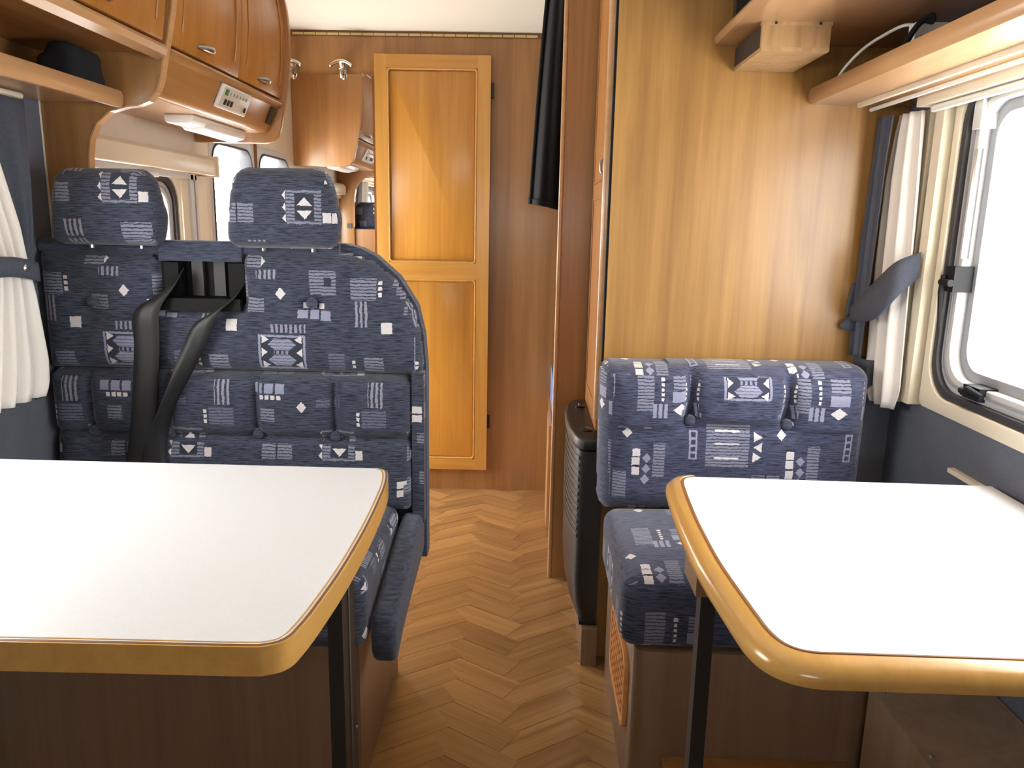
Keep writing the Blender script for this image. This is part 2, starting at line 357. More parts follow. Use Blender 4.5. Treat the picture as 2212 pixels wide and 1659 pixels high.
def set_uv(o, off=(0, 0), swap=False):
    me = o.data; w = Vector(WL[o.name]); uvl = me.uv_layers.new(name='UVMap'); loc = np.array(w)
    for p in me.polygons:
        n = p.normal; ax = max(range(3), key=lambda i: abs(n[i]))
        for li in p.loop_indices:
            c = me.vertices[me.loops[li].vertex_index].co+w
            uv = (c.x, c.z) if ax == 1 else ((c.x, c.y) if ax == 2 else (c.y, c.z))
            uvl.data[li].uv = (uv[0]-off[0], uv[1]-off[1])
    return o
def sdf(poly, pts):
    A = np.array(poly, float); B = np.roll(A, -1, 0); d2 = np.full(len(pts), 1e9); near = np.zeros((len(pts), 2)); ins = np.zeros(len(pts), bool)
    for a, b in zip(A, B):
        e = b-a; t = np.clip(((pts-a)@e)/max(e@e, 1e-12), 0, 1); q = a+t[:, None]*e; dd = ((pts-q)**2).sum(1); m = dd < d2; d2[m] = dd[m]; near[m] = q[m]
        c = ((a[1] > pts[:, 1]) != (b[1] > pts[:, 1]))
        if abs(e[1]) > 1e-12: ins ^= c & (pts[:, 0] < a[0]+(pts[:, 1]-a[1])*e[0]/e[1])
    d = np.sqrt(d2); return np.where(ins, -d, d), near
def pad(name, poly, yfront, yback, rad, mat, parent, tuft=None, step=.009, both=False, uvoff=(0, 0)):
    """upholstered pad in the xz plane: pillow front, rounded rim, flat (or mirrored) back"""
    A = np.array(poly); lo, hi = A.min(0)-step, A.max(0)+step
    nx, nz = [int(math.ceil((hi[i]-lo[i])/step))+1 for i in (0, 1)]
    X, Z = np.meshgrid(lo[0]+np.arange(nx)*step, lo[1]+np.arange(nz)*step); pts = np.stack([X.ravel(), Z.ravel()], 1)
    d, near = sdf(poly, pts); keepv = d < step*.62; out = d > -step*.25; pts[keepv & out] = near[keepv & out]; d = np.where(keepv & out, 0, d)
    cells = []; used = np.zeros(len(pts), bool)
    for j in range(nz-1):
        for i in range(nx-1):
            q = [j*nx+i, j*nx+i+1, (j+1)*nx+i+1, (j+1)*nx+i]
            if all(keepv[q]) and min(d[q]) < -1e-6: cells.append(q); used[q] = True
    idx = -np.ones(len(pts), int); ids = np.where(used)[0]; idx[ids] = np.arange(len(ids))
    p = pts[ids]; dd = np.clip(-d[ids]/rad, 0, 1); prof = np.sqrt(1-(1-dd)**2)
    mid = (yfront+yback)/2 if both else yfront+min(rad, .8*(yback-yfront))
    yf = mid-(mid-yfront)*prof
    if tuft is not None: yf = yf+tuft(p[:, 0], p[:, 1])*prof
    V = [(a, y, b) for (a, b), y in zip(p, yf)]; F = [[int(idx[v]) for v in c] for c in cells]
    ec = {}
    for f in F:
        for a, b in zip(f, f[1:]+f[:1]): ec.setdefault((min(a, b), max(a, b)), []).append((a, b))
    rim = [v[0] for v in ec.values() if len(v) == 1]; n0 = len(V)
    if both:
        V += [(a, mid+(yback-mid)*pr, b) for (a, b), pr in zip(p, prof)]
        F += [[v+n0 for v in f[::-1]] for f in F[:]]
        rimset = {a for e in rim for a in e}
        F += [[b, a, a+n0, b+n0] for a, b in rim]
    else:
        m = {}
        for a, b in rim:
            for v in (a, b):
                if v not in m: m[v] = len(V); V.append((V[v][0], yback, V[v][2]))
        F += [[b, a, m[a], m[b]] for a, b in rim]
    me = bpy.data.meshes.new(name); me.from_pydata(V, [], F)
    bm = bmesh.new(); bm.from_mesh(me); bmesh.ops.remove_doubles(bm, verts=bm.verts[:], dist=.0002); bmesh.ops.recalc_face_normals(bm, faces=bm.faces[:]); bm.to_mesh(me); bm.free()
    o = finish(name, me, mat, parent, 60); set_uv(o, uvoff); return o
def soft_box(name, x0, x1, y0, y1, z0, z1, r, mat, parent, uvoff=(0, 0), crown=.0):
    """cushion: box with rounded edges and a slightly domed top"""
    lo, hi = np.array((x0, y0, z0)), np.array((x1, y1, z1))
    def samp(a, b):
        e = r*(1-np.cos(np.linspace(0, math.pi/2, 6))); n = max(2, int((b-a-2*r)/.03)); return np.concatenate([a+e, np.linspace(a+r, b-r, n+1)[1:-1], (b-e)[::-1]])
    A = [samp(lo[i], hi[i]) for i in range(3)]; bm = bmesh.new(); cache = {}
    def vert(p):
        k_ = tuple(np.round(p, 5))
        if k_ not in cache:
            q = np.clip(p, lo+r, hi-r); d = p-q; m = np.linalg.norm(d); w = q+d/m*r if m > 1e-9 else p
            a, b = (w[0]-x0)/(x1-x0), (w[1]-y0)/(y1-y0)
            if w[2] > (z0+z1)/2: w = w+np.array((0, 0, crown*min(1, max(0, 6*a*(1-a)))*min(1, max(0, 5*b*(1-b)))))
            cache[k_] = bm.verts.new(w)
        return cache[k_]
    for ax in range(3):
        u, v = [i for i in range(3) if i != ax]
        for side in (lo[ax], hi[ax]):
            for i in range(len(A[u])-1):
                for j in range(len(A[v])-1):
                    vs = []
                    for a, b in ((i, j), (i+1, j), (i+1, j+1), (i, j+1)):
                        p = np.zeros(3); p[ax] = side; p[u] = A[u][a]; p[v] = A[v][b]; vs.append(vert(p))
                    if len(set(vs)) == 4:
                        try: bm.faces.new(vs)
                        except ValueError: pass
    o = from_bm(name, bm, mat, parent, True); set_uv(o, uvoff); return o
def screw(p, axis, parent, r=.004, mat='chrome'):
    return lathe('screw', [(r, 0), (r, .0015), (r*.6, .003)], p, axis, mat, parent, 10)

# ------------------------------------------------------------------ the shell
def holed(name, axis, d0, d1, a0, a1, b0, b1, holes, mat):
    A = sorted({a0, a1, *[v for h in holes for v in h[:2] if a0 < v < a1]}); B = sorted({b0, b1, *[v for h in holes for v in h[2:] if b0 < v < b1]}); bm = bmesh.new()
    for p, q in zip(A, A[1:]):
        for r_, s_ in zip(B, B[1:]):
            m, n = (p+q)/2, (r_+s_)/2
            if any(h[0] < m < h[1] and h[2] < n < h[3] for h in holes): continue
            if axis == 'x': add_box(bm, d0, d1, p, q, r_, s_)
            elif axis == 'y': add_box(bm, p, q, d0, d1, r_, s_)
            else: add_box(bm, p, q, r_, s_, d0, d1)
    return from_bm(name, bm, mat)
fl = tag(box('floor', XL-.06, XR+.06, YF-.1, 3.60, -.06, -.006, 'floorwood', r=0), 'wood plank floor in a herringbone pattern running down the aisle', 'floor', kind='structure')
tag(holed('ceiling', 'z', ZC, ZC+.05, XL-.06, XR+.06, YF-.1, 3.60, [], 'ceiling'), 'smooth cream ceiling panel above the rear door', 'ceiling', kind='structure')
tag(holed('wall_right', 'x', XR, XR+.05, YF-.1, 3.60, -.05, ZC, [WIN_R], 'carpet'), 'slate blue carpeted side wall below the right window', 'wall', kind='structure')
tag(holed('wall_left', 'x', XL-.05, XL, 1.945, 3.60, -.05, ZC, [WIN_K, WIN_B], 'beige'), 'beige side wall around the kitchen window behind the bench', 'wall', kind='structure')
tag(holed('wall_left_dinette', 'x', XL-.05, XL, YF-.1, 1.945, -.05, ZC, [WIN_L], 'carpet'), 'slate blue carpeted side wall behind the left table', 'wall', kind='structure')
tag(holed('wall_front', 'y', YF-.05, YF, XL, XR, -.05, ZC, [WIND], 'beige'), 'beige cab end wall around the windscreen', 'wall', kind='structure')
tag(box('wall_back', XL, XR, YB, YB+.06, -.05, ZC, 'wallwood', r=0), 'brown wood veneer rear partition around the panelled door', 'wall', kind='structure')

wrl = bpy.data.objects['wall_right']
box('corner_lining', .868, XR, 1.955, 2.034, .38, .90, 'carpet', wrl, .01, 3)
# herringbone planks: parts of the floor
cw, pitch, slope = .170, .104, .66
ang0 = math.atan(slope); pw = pitch*math.cos(ang0)/2-.0008; pl = cw/2/math.cos(ang0)+.026
bm = bmesh.new(); add_box(bm, -pl, pl, -pw, pw, -.005, 0); bevel_sharp(bm, .0008, 1)
bmesh.ops.recalc_face_normals(bm, faces=bm.faces[:])
pm = bpy.data.meshes.new('plank'); bm.to_mesh(pm); bm.free(); pm.materials.append(MATS['plankwood'])
for ci in range(-2, 3):
    sgn = -1 if ci % 2 == 0 else 1
    xc = -.127+ci*cw; y = 1.30+(pitch*.5 if ci % 2 else 0)
    while y < 3.46:
        o = bpy.data.objects.new('plank', pm); COL.objects.link(o); o.parent = fl
        o.location = Vector((xc, y, -.0006))-WL[fl.name]
        o.rotation_euler = (0, -.0035, ang0*sgn); y += pitch
# wooden strip with yellow dashes under the ceiling
tr = thing('trim_1', (-.5, YB-.004, 1.975), 'thin strip of yellow dashes along the top of the rear partition', 'trim', kind='structure')
box('strip', -1.02, .03, YB-.003, YB, 1.978, 1.998, 'groove', tr, 0)
for i in range(21):
    x = -1.012+i*.0490; box('dash', x, x+.0455, YB-.006, YB-.003, 1.981, 1.990, 'trim_dash', tr, .001, 1)

# ------------------------------------------------------------------ rear door
D = thing('door_1', (-.42, YB-.012, .10), 'honey coloured panelled wood door with two recessed panels', 'door', kind='structure')
dx0, dx1, dz0, dz1 = -.666, -.177, .102, 1.905; yf = YB-.030
px0, px1 = -.614, -.233
prism('door_slab', rrect(dx0+.003, dx1-.003, dz0+.003, dz1-.003, .01), 'xz', YB-.018, YB, 'doorwood', D)
for nm, a, b, c, d, m in (('stile', dx0, px0, dz0, dz1, 'doorrail'), ('stile', px1, dx1, dz0, dz1, 'doorrail'), ('rail', px0, px1, 1.852, dz1, 'doorwood_x'), ('rail', px0, px1, .976, 1.048, 'doorwood_x'), ('rail', px0, px1, dz0, .153, 'doorwood_x')):
    box(nm, a, b, yf, YB-.018, c, d, m, D, .004)
for z0, z1 in ((1.048, 1.852), (.153, .976)):
    ring('bead', rrect(px0, px1, z0, z1, .012), rrect(px0+.007, px1-.007, z0+.007, z1-.007, .010), 'xz', yf-.001, YB-.016, 'edgewood', D, .002)
    prism('panel', rrect(px0+.012, px1-.012, z0+.012, z1-.012, .008), 'xz', YB-.022, YB-.017, 'doorwood', D, .002)
for z in (1.74, .30): box('hinge', dx1, dx1+.012, YB-.02, YB, z, z+.06, 'black_metal', D, .002)

# mirror and hooks beside the door
M = thing('wall_mirror', (-.90, YB, .95), 'frameless wall mirror beside the rear door under the coat hooks', 'mirror')
box('glass', -1.185, -.680, YB-.006, YB-.001, .95, 1.826, 'mirror_glass', M, .001, 1)
for x, z in ((-.72, 1.822), (-.684, 1.335)): box('clip', x-.005, x+.005, YB-.010, YB, z-.004, z+.010, 'chrome', M, .002)
def hook(x, z, label):
    h = thing('coat_hook', (x, YB, z), label, 'coat hook', 'coat hooks on the rear wall')
    prism('back_plate', rrect(x-.014, x+.014, z-.045, z+.02, .008), 'xz', YB-.006, YB, 'nickel', h, .002)
    sheet('hat_peg', lambda u, v: (x+(u-.5)*.094, YB-.030-.018*math.sin(v*math.pi)-.01*v, z+.020-.020*(2*u-1)**2-.010*v), 14, 4, 'chrome', h, .009)
    tube('arm', spline([(x, YB-.004, z-.005), (x, YB-.02, z+.002), (x, YB-.032, z+.016)], 4), .012, 'chrome', h)
    tube('lower_hook', spline([(x, YB-.004, z-.03), (x, YB-.022, z-.044), (x, YB-.036, z-.030), (x, YB-.038, z-.016)], 4), [.009]*12+[.011], 'chrome', h)
hook(-.802, 1.858, 'chrome coat hook above the mirror nearest the rear door')
hook(-1.015, 1.858, 'chrome coat hook above the mirror beside the overhead cabinet')

# ------------------------------------------------------------------ windows
def window(name, side, w, label, parts):
    y0, y1, z0, z1 = w; s = 1 if side == 'r' else -1; X = XR if side == 'r' else XL
    o = thing(name, (X, (y0+y1)/2, z0), label, 'window', kind='structure')
    def rr(g, r): return rrect(y0-g, y1+g, z0-g, z1+g, r)
    fx = lambda d: X+s*d
    ring('surround', rrect(y0-.02, y1+.02, z0-.03, z1+.02, .02), rr(-.004, .085), 'yz', fx(-.012), fx(.015), parts.get('surround', 'cream'), o, .003)
    ring('seal', rr(-.004, .085), rr(-.022, .08), 'yz', fx(-.006), fx(.04), 'seal', o, .003)
    ring('inner_frame', rr(-.020, .08), rr(-.052, .065), 'yz', fx(.006), fx(.05), 'light_frame', o, .003)
    ring('frame_groove', rr(-.034, .07), rr(-.040, .068), 'yz', fx(.003), fx(.02), 'grey_frame', o, 0)
    ring('outer_frame', rr(-.050, .065), rr(-.075, .05), 'yz', fx(.03), fx(.06), 'grey_frame', o, .003)
    prism('pane', rr(-.045, .06), 'yz', fx(.050), fx(.054), 'pane', o, 0)
    return o, fx
wr, fx = window('window_1', 'r', WIN_R, 'bright side window with a grey rubber frame above the right table', {})
def latch(parent, y, z, vertical):
    b = box('latch', XR-.012, XR+.03, y-.019, y+.019, z-.028, z+.028, 'latch_black', parent, .006) if vertical else box('latch', XR-.008, XR+.03, y-.030, y+.030, z-.012, z+.016, 'latch_black', parent, .006)
    if vertical:
        tube('lever', [(XR-.018, y+.012, z+.008), (XR-.022, y+.010, z-.03), (XR-.016, y+.008, z-.115)], [.006, .006, .003], 'latch_black', b)
        tube('pivot', [(XR-.02, y-.024, z-.008), (XR-.02, y+.016, z-.008)], .008, 'latch_black', b)
    else:
        tube('lever', [(XR-.014, y+.02, z-.002), (XR-.022, y-.01, z+.012), (XR-.014, y-.05, z+.004)], [.006, .007, .005], 'latch_black', b)
        tube('pivot', [(XR-.018, y+.02, z+.004), (XR-.018, y-.02, z+.004)], .007, 'latch_black', b)
latch(wr, WIN_R[1]-.045, 1.125, True); latch(wr, 1.60, .895, False)
tube('stay_rod', [(XR+.01, 1.725, 1.16), (XR+.01, 1.725, 1.45)], .005, 'white_plastic', wr)
tube('stay_sleeve', [(XR+.01, 1.725, 1.17), (XR+.01, 1.725, 1.40)], .008, 'chrome', wr)
box('stay_mount', XR-.004, XR+.03, 1.71, 1.74, 1.44, 1.50, 'light_frame', wr, .004)
# roller blind frame round the right window
rb = thing('roller_blind', (XR, 1.85, .81), 'cream blind frame with upright guide rails round the right window', 'blind')
for a, b, c, d, m in ((1.870, 1.900, .815, 1.50, 'cream'), (1.846, 1.872, .818, 1.50, 'light_frame'), (1.812, 1.848, .822, 1.50, 'cream')):
    box('guide_rail', XR-.030 if m == 'cream' else XR-.016, XR, a, b, c, d, m, rb, .004)
box('guide_slot', XR-.018, XR-.014, 1.853, 1.864, .83, 1.48, 'seal', rb, 0)
box('cassette', XR-.075, XR, .60, 1.85, 1.50, 1.528, 'cream', rb, .008, 4)
tube('pull_bar', [(XR-.055, .60, 1.492), (XR-.055, 1.81, 1.492)], .008, 'white_plastic', rb)
wl, fxl = window('window_2', 'l', WIN_L, 'side window above the left table behind the tied curtain', {})
wk, fxk = window('window_3', 'l', WIN_K, 'kitchen side window with a cream blind behind the left headrest', {})
wb = thing('door_2', (XL, 3.18, .05), 'bright open entrance doorway with rubber seal next to the mirror', 'doorway', kind='structure')
_y0, _y1, _z0, _z1 = WIN_B
ring('door_frame', rrect(_y0-.012, _y1+.012, _z0-.01, _z1+.012, .05), rrect(_y0+.004, _y1-.018, _z0+.006, _z1-.016, .075), 'yz', XL-.05, XL+.006, 'light_frame', wb, .003)
ring('seal', rrect(_y0+.002, _y1-.016, _z0+.004, _z1-.014, .075), rrect(_y0+.010, _y1-.026, _z0+.012, _z1-.024, .070), 'yz', XL-.045, XL+.010, 'seal', wb, .003)
bl = thing('roller_blind', (XL, 2.43, 1.37), 'cream blind cassette over the kitchen window behind the headrests', 'blind')
prism('cassette', [(XL, 1.372), (XL+.055, 1.372), (XL+.060, 1.382), (XL+.060, 1.425), (XL+.045, 1.438), (XL, 1.440)], 'xz', 1.99, 2.88, 'cream', bl, .003)
box('cassette_end', XL, XL+.064, 2.872, 2.884, 1.368, 1.442, 'cream', bl, .006)
box('pull_bar', XL, XL+.030, 1.99, 2.76, 1.352, 1.372, 'light_frame', bl, .003)
box('pull_grip', XL+.028, XL+.04, 2.36, 2.46, 1.346, 1.358, 'white_plastic', bl, .003)
for a, b, c, m in ((2.665, 2.715, .018, 'cream'), (2.715, 2.735, .030, 'light_frame'), (2.748, 2.765, .030, 'light_frame'), (2.778, 2.86, .022, 'cream')): box('guide_rail', XL, XL+c, a, b, .92, 1.368, m, bl, .003)
box('guide_slot', XL, XL+.012, 2.733, 2.780, .92, 1.36, 'seal', bl, 0)
# cab windscreen, unseen behind the viewpoint, shrunk to limit its fill light
ws = thing('window_5', (-.12, YF, .95), 'unseen windscreen glass at the cab end, sized for the front light', 'window', kind='structure')
box('pane', WIND[0], WIND[1], YF-.03, YF-.025, WIND[2], WIND[3], 'pane', ws, 0)

# ------------------------------------------------------------------ left overhead cabinets
FACE = [(1.628, -.881), (1.70, -.868), (1.78, -.860), (1.86, -.859), (1.93, -.866), (1.985, -.882)]      # (z, x) of the door faces
def face_x(z): return float(np.interp(z, [f[0] for f in FACE], [f[1] for f in FACE]))
def curved_panel(name, y0, y1, z0, z1, th, mat, parent, out=0.0, r=.002):
    zs = np.linspace(z0, z1, 10); pts = [(face_x(z)+out, z) for z in zs]+[(face_x(z)+out-th, z) for z in zs[::-1]]
    return prism(name, pts, 'xz', y0, y1, mat, parent, r, 2, 50)
def cab_door(parent, y0, y1, hy):
    d = curved_panel('door', y0, y1, 1.634, 1.992, .016, 'cherry_door', parent, 0, .004)
    zs = np.linspace(1.672, 1.975, 9)
    for yy in (y0+.045, y1-.045): tube('moulding', [(face_x(z)+.001, yy, z) for z in zs], .003, 'cherry', d, 6)
    tube('moulding', [(face_x(1.975)+.001, y0+.045, 1.975), (face_x(1.975)+.001, y1-.045, 1.975)], .003, 'cherry', d, 6)
    h = spline([(face_x(1.66)-.001, hy-.042, 1.661), (face_x(1.66)+.014, hy-.022, 1.661), (face_x(1.66)+.018, hy, 1.661), (face_x(1.66)+.014, hy+.022, 1.661), (face_x(1.66)-.001, hy+.042, 1.661)], 4)
    tube('handle', h, [.004+.006*math.sin(math.pi*i/(len(h)-1)) for i in range(len(h))], 'nickel', d, 8)
    return d
PART = [(-1.098, 1.18), (-1.098, 1.31), (-1.094, 1.37), (-1.087, 1.41), (-1.068, 1.448), (-1.031, 1.478), (-.990, 1.489), (-.960, 1.493), (-.932, 1.504), (-.912, 1.526), (-.900, 1.556), (-.893, 1.590), (-.880, 1.64), (-.864, 1.71), (-.853, 1.79), (-.851, 1.87), (-.858, 1.94), (-.872, 1.998)]
pt = thing('partition_panel', (-1.03, 1.95, 1.0), 'brown wood divider with a curved edge behind the left headrest', 'divider')
prism('board', [(XL+.001, .40), (-1.098, .40)]+PART+[(XL+.001, 1.998)], 'xz', 1.952, 1.974, 'wallwood', pt, .001)
# light edging that follows the curve
bm = bmesh.new()
for (a, b), (c, d) in zip(PART, PART[1:]):
    n = Vector((d-b, -(c-a))).normalized()*.004
    q = [(a, b), (c, d), (c+n.x, d+n.y), (a+n.x, b+n.y)]
    A = [bm.verts.new((p[0], 1.951, p[1])) for p in q]; B = [bm.verts.new((p[0], 1.975, p[1])) for p in q]
    bm.faces.new(A); bm.faces.new(B[::-1])
    for i in range(4): bm.faces.new((A[i], B[i], B[(i+1) % 4], A[(i+1) % 4]))
from_bm('edging', bm, 'shelfwood', pt)
box('switch', -1.140, -1.112, 1.974, 1.982, 1.172, 1.200, 'black_plastic', pt, .003)
fp = thing('overhead_cabinet', (-1.03, 2.4, 1.49), 'far overhead cabinet with two curved doors and a control panel', 'cabinet')
box('body', XL+.001, -.905, 1.976, 2.83, 1.612, 1.996, 'cherry_y', fp, 0)
END = [(XL+.001, 1.487), (-1.0, 1.486), (-.945, 1.487), (-.915, 1.494), (-.899, 1.510), (-.889, 1.54), (-.870, 1.63), (-.856, 1.70), (-.848, 1.78), (-.847, 1.86), (-.853, 1.93), (-.868, 1.996), (XL+.001, 1.996)]
prism('end_panel', END, 'xz', 2.832, 2.856, 'cherry', fp, .004)
VAL = [(-.905, 1.628), (-.878, 1.626), (-.874, 1.618), (-.880, 1.610), (-.893, 1.604), (-.915, 1.556), (-.930, 1.530), (-.944, 1.521), (-.960, 1.519), (-.960, 1.528), (-.935, 1.560), (-.915, 1.605)]
prism('valance', VAL, 'xz', 1.976, 2.832, 'cherry_y', fp, .001, 2, 60)
box('bottom_board', XL+.001, -.955, 1.976, 2.832, 1.519, 1.531, 'shelfwood', fp, .001)
cab_door(fp, 1.982, 2.418, 2.165); cab_door(fp, 2.424, 2.826, 2.615)
# control panel on the sloping valance
def val_pt(z): return -.893+(z-1.604)*(.022/.048)
cp = thing('control_panel', (-.90, 2.47, 1.55), 'white framed electrical control panel on the far overhead cabinet', 'control panel')
def val_box(name, y0, y1, z0, z1, t0, t1, mat, parent, r=.002):
    # box on the slanted valance face
    n = Vector((.048, 0, -.022)).normalized(); bm = bmesh.new(); V = []
    for t in (t0, t1):
        for y, z in ((y0, z0), (y1, z0), (y1, z1), (y0, z1)): V.append(bm.verts.new(Vector((val_pt(z), y, z))+n*t))
    for f in ((0,1,2,3),(4,5,6,7),(0,1,5,4),(1,2,6,5),(2,3,7,6),(3,0,4,7)): bm.faces.new([V[i] for i in f])
    bmesh.ops.recalc_face_normals(bm, faces=bm.faces[:]); bevel_sharp(bm, r); return from_bm(name, bm, mat, parent)
val_box('housing', 2.315, 2.545, 1.542, 1.606, 0, .010, 'white_plastic', cp, .004)
val_box('face', 2.327, 2.533, 1.547, 1.601, .010, .012, 'panel_face', cp, .001)
val_box('display', 2.338, 2.360, 1.580, 1.596, .012, .014, 'green', cp, .001)
for y in (2.350, 2.374, 2.398): val_box('rocker', y, y+.014, 1.555, 1.571, .012, .016, 'black_plastic', cp, .002)
val_box('rocker', 2.508, 2.520, 1.553, 1.567, .012, .016, 'black_plastic', cp, .002)
for i in range(6): val_box('indicator', 2.374+i*.025, 2.382+i*.025, 1.584, 1.592, .012, .014, 'grey_frame', cp, .001)
sw = tag(val_box('wall_socket', 2.755, 2.808, 1.546, 1.602, 0, .006, 'black_plastic', None, .003), 'small black socket plate near the end of the far cabinet', 'socket')
# lamp strip below
lp = thing('strip_lamp', (-1.02, 2.5, 1.48), 'white strip lamp under the far overhead cabinet', 'lamp')
prism('housing', [(-1.075, 1.519), (-.985, 1.519), (-.985, 1.505), (-1.0, 1.494), (-1.04, 1.489), (-1.070, 1.495)], 'xz', 2.33, 2.76, 'lamp_white', lp, .006, 3)
prism('diffuser', [(-1.068, 1.500), (-.983, 1.508), (-.990, 1.490), (-1.02, 1.481), (-1.055, 1.483)], 'xz', 2.42, 2.755, 'white_plastic', lp, .006, 3)

# near overhead cabinet with the open shelf below it
nc = thing('overhead_cabinet', (-1.03, 1.5, 1.6), 'near overhead cabinet with one door above the open shelf', 'cabinet')
box('body', XL+.001, -.905, .60, 1.950, 1.612, 1.996, 'cherry_y', nc, 0)
prism('bottom_rail', [(-.915, 1.630), (-.880, 1.628), (-.875, 1.618), (-.880, 1.604), (-.900, 1.594), (-.915, 1.600)], 'xz', .60, 1.950, 'shelfwood', nc, .002, 2, 60)
cab_door(nc, 1.32, 1.936, 1.65); cab_door(nc, .62, 1.312, .9)
sh = thing('open_shelf', (-1.1, 1.4, 1.49), 'open wood shelf with a rounded lip under the near cabinet', 'shelf')
box('shelf_board', XL+.001, -1.01, .60, 1.950, 1.496, 1.508, 'shelfwood', sh, .001)
prism('lip', [(-1.012, 1.484), (-1.000, 1.484), (-.994, 1.492), (-.992, 1.510), (-.996, 1.522), (-1.004, 1.525), (-1.012, 1.521)], 'xz', .60, 1.950, 'shelfwood', sh, .001, 2, 70)
box('shelf_back', XL, XL+.006, .60, 1.950, 1.500, 1.612, 'wallwood', sh, 0)
tube('curtain_rail', [(-1.15, .60, 1.486), (-1.15, 1.80, 1.486)], .007, 'cream', sh)
# dark soft bag on the shelf
def blob(name, c, r, mat, parent=None, seed=1, n=18, flat=1.0):
    bm = bmesh.new(); bmesh.ops.create_uvsphere(bm, u_segments=n*2, v_segments=n, radius=1); rnd = random.Random(seed); ph = [rnd.uniform(0, 6) for _ in range(6)]
    for v in bm.verts:
        p = v.co.copy(); k_ = 1+.10*math.sin(3*p.x+ph[0])*math.sin(4*p.y+ph[1])+.07*math.sin(6*p.z+ph[2]+2*p.x)
        p = Vector([math.copysign(abs(q)**.7, q) for q in p])*k_; v.co = Vector((c[0]+p.x*r[0], c[1]+p.y*r[1], max(c[2]-r[2]*flat, c[2]+p.z*r[2])))
    return from_bm(name, bm, mat, parent, True)
tag(blob('cloth_bag', (-1.060, 1.855, 1.551), (.052, .072, .050), 'black_cloth', None, 3, flat=.86), 'crumpled black cloth bag lying on the open left shelf', 'bag')

# ------------------------------------------------------------------ left bench
UV0 = (-.721, .532)
LB = thing('bench_seat', (-.75, 1.70, 0), 'wide two-person bench with headrests and seat belts behind the left table', 'bench')
box('base', XL+.006, -.34, 1.47, 1.935, 0, .352, 'basewood', LB, .004)
ARC = [(-.252, .87), (-.258, .95), (-.274, 1.02), (-.318, 1.092), (-.374, 1.142), (-.41, 1.160), (-.45, 1.170)]
shell = bmesh.new()
add_prism(shell, [(XL+.006, .36), (-.252, .36), (-.252, .87), (-.258, .95), (-.274, 1.02), (-.279, 1.03), (XL+.006, 1.03)], 'xz', 1.895, 1.948)
add_prism(shell, [(XL+.006, 1.03), (-.898, 1.03), (-.898, 1.170), (XL+.006, 1.170)], 'xz', 1.895, 1.948)
add_prism(shell, [(-.695, 1.03), (-.279, 1.03)]+ARC[3:]+[(-.695, 1.170)], 'xz', 1.895, 1.948)
add_prism(shell, [(-.898, 1.122), (-.695, 1.122), (-.695, 1.170), (-.898, 1.170)], 'xz', 1.870, 1.948)
so = from_bm('back_shell', shell, 'fabric_plain', LB)
prism('back_veneer', [(XL+.01, .36), (-.262, .36), (-.262, .87), (-.268, .95), (-.285, 1.02), (-.33, 1.09), (-.385, 1.14), (-.45, 1.166), (XL+.01, 1.166)], 'xz', 1.9485, 1.9515, 'cherry', LB, 0)
tube('top_roll', [(XL+.006, 1.893, 1.152), (-.9, 1.893, 1.152), (-.6, 1.893, 1.152), (-.46, 1.893, 1.150)], .019, 'fabric_plain', LB, 12)
# belt opening
box('belt_recess', -.90, -.693, 1.930, 1.946, 1.028, 1.124, 'dark_hole', LB, 0)
for x in (-.838, -.783): box('belt_slat', x, x+.028, 1.915, 1.930, 1.035, 1.122, 'slat_grey', LB, .001)
for x0, x1 in ((-.90, -.858), (-.735, -.695)): box('belt_retractor', x0, x1, 1.885, 1.930, 1.035, 1.118, 'belt_black', LB, .010, 3)
box('belt_ledge', -.90, -.697, 1.850, 1.930, 1.004, 1.034, 'belt_black', LB, .006, 3)
# upper pad with the notch for the belts
def corner(cx, cz, r, a0, a1, n=6): return [(cx+r*math.cos(math.radians(a0+(a1-a0)*i/n)), cz+r*math.sin(math.radians(a0+(a1-a0)*i/n))) for i in range(n+1)]
UP = [(XL+.008, .853), (-.262, .853), (-.258, .88), (-.262, .95), (-.278, 1.015), (-.320, 1.083), (-.372, 1.128), (-.43, 1.148), (-.50, 1.152)]
UP += corner(-.66, 1.118, .034, 90, 180)+[(-.694, 1.03)]+corner(-.714, 1.030, .020, 0, -90, 4)+corner(-.878, 1.030, .020, -90, -180, 4)+[(-.898, 1.03)]+corner(-.930, 1.112, .032, 0, 90)+[(-1.1, 1.146), (XL+.008, 1.144)]
def g(d, s): return np.exp(-(d/s)**2)
def t_up(x, z):
    t = np.zeros_like(x)
    for bx, bz in ((-1.058, 1.022), (-.523, 1.028)): t += .016*g(np.hypot(x-bx, z-bz), .030)
    return t+.002*np.sin(x*31+z*17)+.010*g(z-1.0, .05)*g(x+.80, .10)
pad('backrest_upper', UP, 1.846, 1.90, .050, 'fabric_left', LB, t_up, uvoff=UV0)
LBX = (-1.089, -.896, -.672, -.477)
def t_lo(x, z):
    t = .017*g(z-.690, .012)
    for i, bx in enumerate(LBX):
        t = np.maximum(t, .015*g(x-bx, .010)*(z > .690)); t += .010*g(np.hypot(x-bx, z-.694), .026)
    t = t-.006*np.abs(np.sin(np.pi*(x+1.089)/.205))*(z > .70)-.018*np.clip((.685-z)/.12, 0, 1)
    return t
pad('backrest_lower', rrect(XL+.008, -.282, .500, .850, .02), 1.846, 1.90, .042, 'fabric_left', LB, t_lo, step=.007, uvoff=UV0)
box('backrest_side', -.284, -.254, 1.862, 1.948, .47, .862, 'fabric_left', LB, .012, 3); set_uv(bpy.data.objects['backrest_side'], (1.60, .1))
def button(x, y, z, parent, mat='fabric_plain'):
    return lathe('button', [(.0125, .008), (.0135, .0), (.0120, -.008), (.007, -.011), (0, -.012)], (x, y, z), (0, 1, 0), mat, parent, 18)
